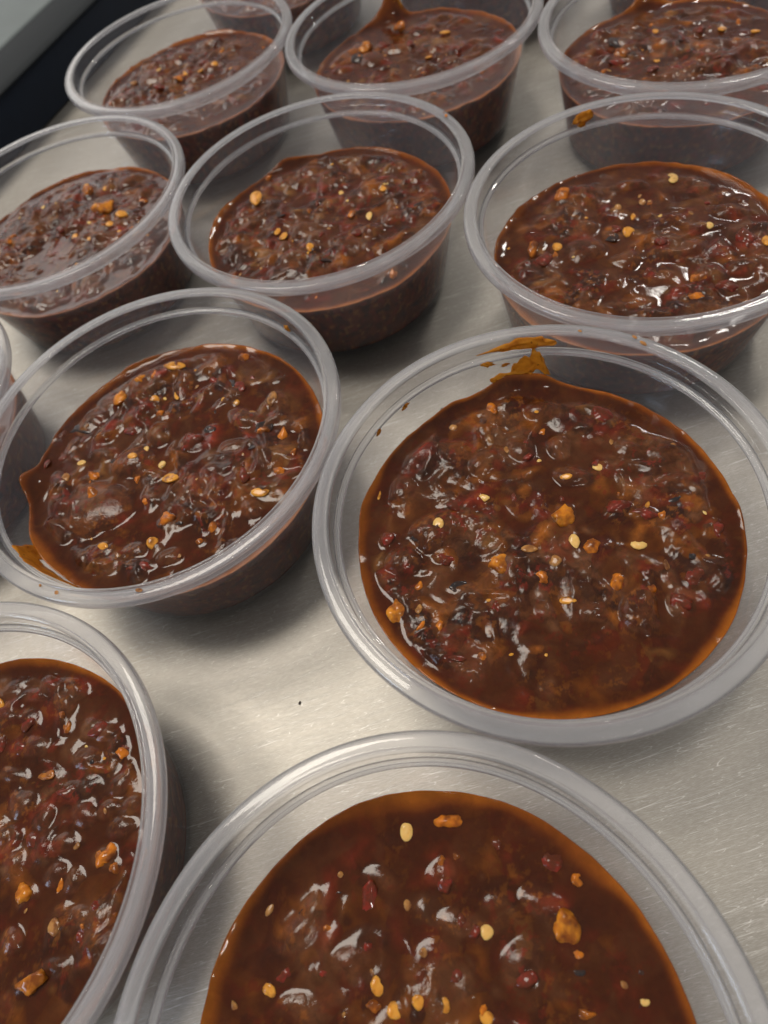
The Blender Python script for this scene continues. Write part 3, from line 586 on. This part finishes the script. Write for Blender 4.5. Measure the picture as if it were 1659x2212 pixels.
    for (k, x_, y_, la, lb, an), z_ in zip(its, hz):
        me_ = rs.choice(SHAPES[k])
        if k == 'G': hzs = lb * 0.9; sink = hzs * 0.22
        elif k in 'SYD': hzs = lb * 0.9; sink = hzs * rs.uniform(-0.05, 0.16)
        elif k == 'T': hzs = lb; sink = hzs * 0.1
        else: hzs = (la + lb) / 2 * rs.uniform(0.6, 0.9); sink = hzs * rs.uniform(0.12, 0.36)
        if k == 'K': hzs *= 0.7
        link(PNAME[k], me_, o, ((x_) * S, (y_) * S, (HB + float(z_) - sink) * S),
             (rs.uniform(-.25, .25), rs.uniform(-.25, .25), math.radians(an) + rs.uniform(-.12, .12)), (la * S, lb * S, hzs * S))
    return height
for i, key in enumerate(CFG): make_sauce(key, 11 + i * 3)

# ------------------------------------------------------------------ smears and drops on the plastic
def band_r(z): return 0.9035 if z > -0.05 else (0.8975 if z > -0.089 else wall_r(z))
def smear(parent, name, path, seed, thick=0.010, nu=26, nv_=9):
    """path: list of (angle deg, z, half width in z); a thin mound of sauce lying on the inner wall"""
    rn = Noise(seed); pa = np.array(path, float); tt = np.linspace(0, 1, nu); tk = np.linspace(0, 1, len(pa))
    A = np.radians(np.interp(tt, tk, pa[:, 0])); Zc = np.interp(tt, tk, pa[:, 1]); Wd = np.interp(tt, tk, pa[:, 2])
    V = []; s = np.linspace(-1, 1, nv_)
    for side in (0, 1):
        for i in range(nu):
            for q in s:
                w = Wd[i] * (1 + 0.45 * float(rn(tt[i] * 9, q * 1.5)))
                a = A[i] + 0.02 * float(rn(tt[i] * 6 + 4, q * 2)); z = min(Zc[i] + q * w, -0.006)
                th = thick * math.sqrt(max(0, 1 - q * q)) * (0.55 + 0.6 * float(rn(tt[i] * 7, q * 2 + 5))) * min(1, Wd[i] / 0.015)
                r = band_r(z) - 0.0006 - (max(0.0008, th) if side == 0 else 0.0)
                V.append((r * math.cos(a), r * math.sin(a), HB + z))
    V = np.array(V) * S; g = np.arange(nu * nv_).reshape(nu, nv_); m = nu * nv_
    F = [np.stack([g[:-1, :-1], g[1:, :-1], g[1:, 1:], g[:-1, 1:]], -1).reshape(-1, 4)]
    F.append(F[0][:, ::-1] + m)
    for e in (g[:, 0], g[:, -1], g[0, :], g[-1, :]):
        F.append(np.stack([e[:-1], e[1:], e[1:] + m, e[:-1] + m], 1))
    me = new_mesh(name, V, np.concatenate(F), M_SMEAR)
    b = bmesh.new(); b.from_mesh(me); bmesh.ops.recalc_face_normals(b, faces=b.faces); b.to_mesh(me); b.free()
    return link(name, me, parent)
A_ = SAUCE['CA']
smear(A_, "smear", [(87, -0.060, .002), (82, -0.055, .010), (77, -0.050, .024), (73, -0.047, .038), (68, -0.042, .034), (65, -0.048, .018), (62.5, -0.050, .003)], 3, 0.020)
smear(A_, "smear", [(86, -0.115, .004), (84.5, -0.118, .016), (83, -0.122, .010), (82, -0.128, .003)], 4, 0.016, 14)
smear(A_, "smear", [(77, -0.215, .012), (75.2, -0.190, .040), (73.2, -0.165, .058), (71, -0.170, .050), (69, -0.150, .058), (67, -0.155, .050), (65.6, -0.190, .030), (64, -0.225, .004)], 44, 0.004, 40, 13)
smear(A_, "smear", [(79.6, -0.150, .002), (78.8, -0.146, .009), (78.0, -0.143, .008), (77.2, -0.140, .002)], 41, 0.006, 12)
smear(A_, "smear", [(84, -0.215, .006), (80, -0.225, .030), (75, -0.225, .04), (70, -0.235, .03), (66, -0.25, .004)], 6, 0.010)
smear(A_, "droplet", [(116.6, -0.127, .002), (115.6, -0.124, .010), (114.4, -0.121, .011), (113.4, -0.118, .002)], 7, 0.012, 12)
smear(A_, "droplet", [(128.6, -0.122, .002), (128, -0.120, .011), (127.2, -0.118, .011), (126.6, -0.117, .002)], 8, 0.012, 12)
B_ = SAUCE['CB']
smear(B_, "smear", [(-160, -0.30, .03), (-156, -0.22, .075), (-151, -0.17, .085), (-146, -0.17, .08), (-141, -0.20, .08), (-136, -0.25, .05), (-132, -0.28, .02)], 9, 0.007, 34)
smear(B_, "droplet", [(27.6, -0.068, .003), (26.6, -0.066, .016), (25.6, -0.066, .016), (24.8, -0.066, .003)], 10, 0.018, 12)
smear(SAUCE['C6'], "droplet", [(91, -0.055, .004), (89, -0.050, .030), (86, -0.045, .040), (84, -0.04, .034), (83, -0.04, .006)], 11, 0.020, 16)
smear(SAUCE['C2'], "smear", [(90, -0.30, .02), (87, -0.25, .06), (84.5, -0.20, .07), (82, -0.20, .05), (79, -0.28, .02)], 12, 0.030, 16)
smear(SAUCE['C3'], "smear", [(84, -0.31, .02), (81, -0.27, .05), (78, -0.25, .05), (75, -0.30, .02)], 13, 0.030, 16)

# specks of sauce dried on the rims, and crumbs on the steel
def on_rim(key, deg, r, la, lb, kind='O'):
    a = math.radians(deg)
    z = 0.0045 - max(0, abs(r - 0.95) - 0.015) * 0.12
    link("speck", SHAPES[kind][1], SAUCE[key], (r * math.cos(a) * S, r * math.sin(a) * S, (HB + z) * S), (0, 0, a + 1.2), (la * S, lb * S, 0.006 * S))
on_rim('C5', 11, 0.945, 0.016, 0.012); on_rim('C5', 13.5, 0.952, 0.007, 0.006)
on_rim('CB', -98, 0.945, 0.018, 0.010, 'D'); on_rim('CB', -122, 0.95, 0.012, 0.009, 'D'); on_rim('CB', -128, 0.94, 0.010, 0.006, 'D')
on_rim('CA', 38, 0.935, 0.020, 0.010, 'D'); on_rim('CA', 41, 0.955, 0.014, 0.008, 'D'); on_rim('CA', 56, 0.93, 0.010, 0.007, 'D')
CRUMBS = [(-0.716, 1.12, 0.007, "tiny dark crumb on the bare steel left of the nearest cup"),
          (1.455, 0.10, 0.009, "tiny brown crumb on the steel near the right edge"),
          (0.545, 2.58, 0.016, "tiny dark crumb beside the far rim of the central right cup")]
for x, y, s_, lab in CRUMBS:
    tag(link("crumb", SHAPES['K'][2], None, (x * S, y * S, 0.5 * s_ * S), (0.1, 0.2, 1.0), (1.6 * s_ * S, s_ * S, 0.8 * s_ * S)), lab, "crumb")
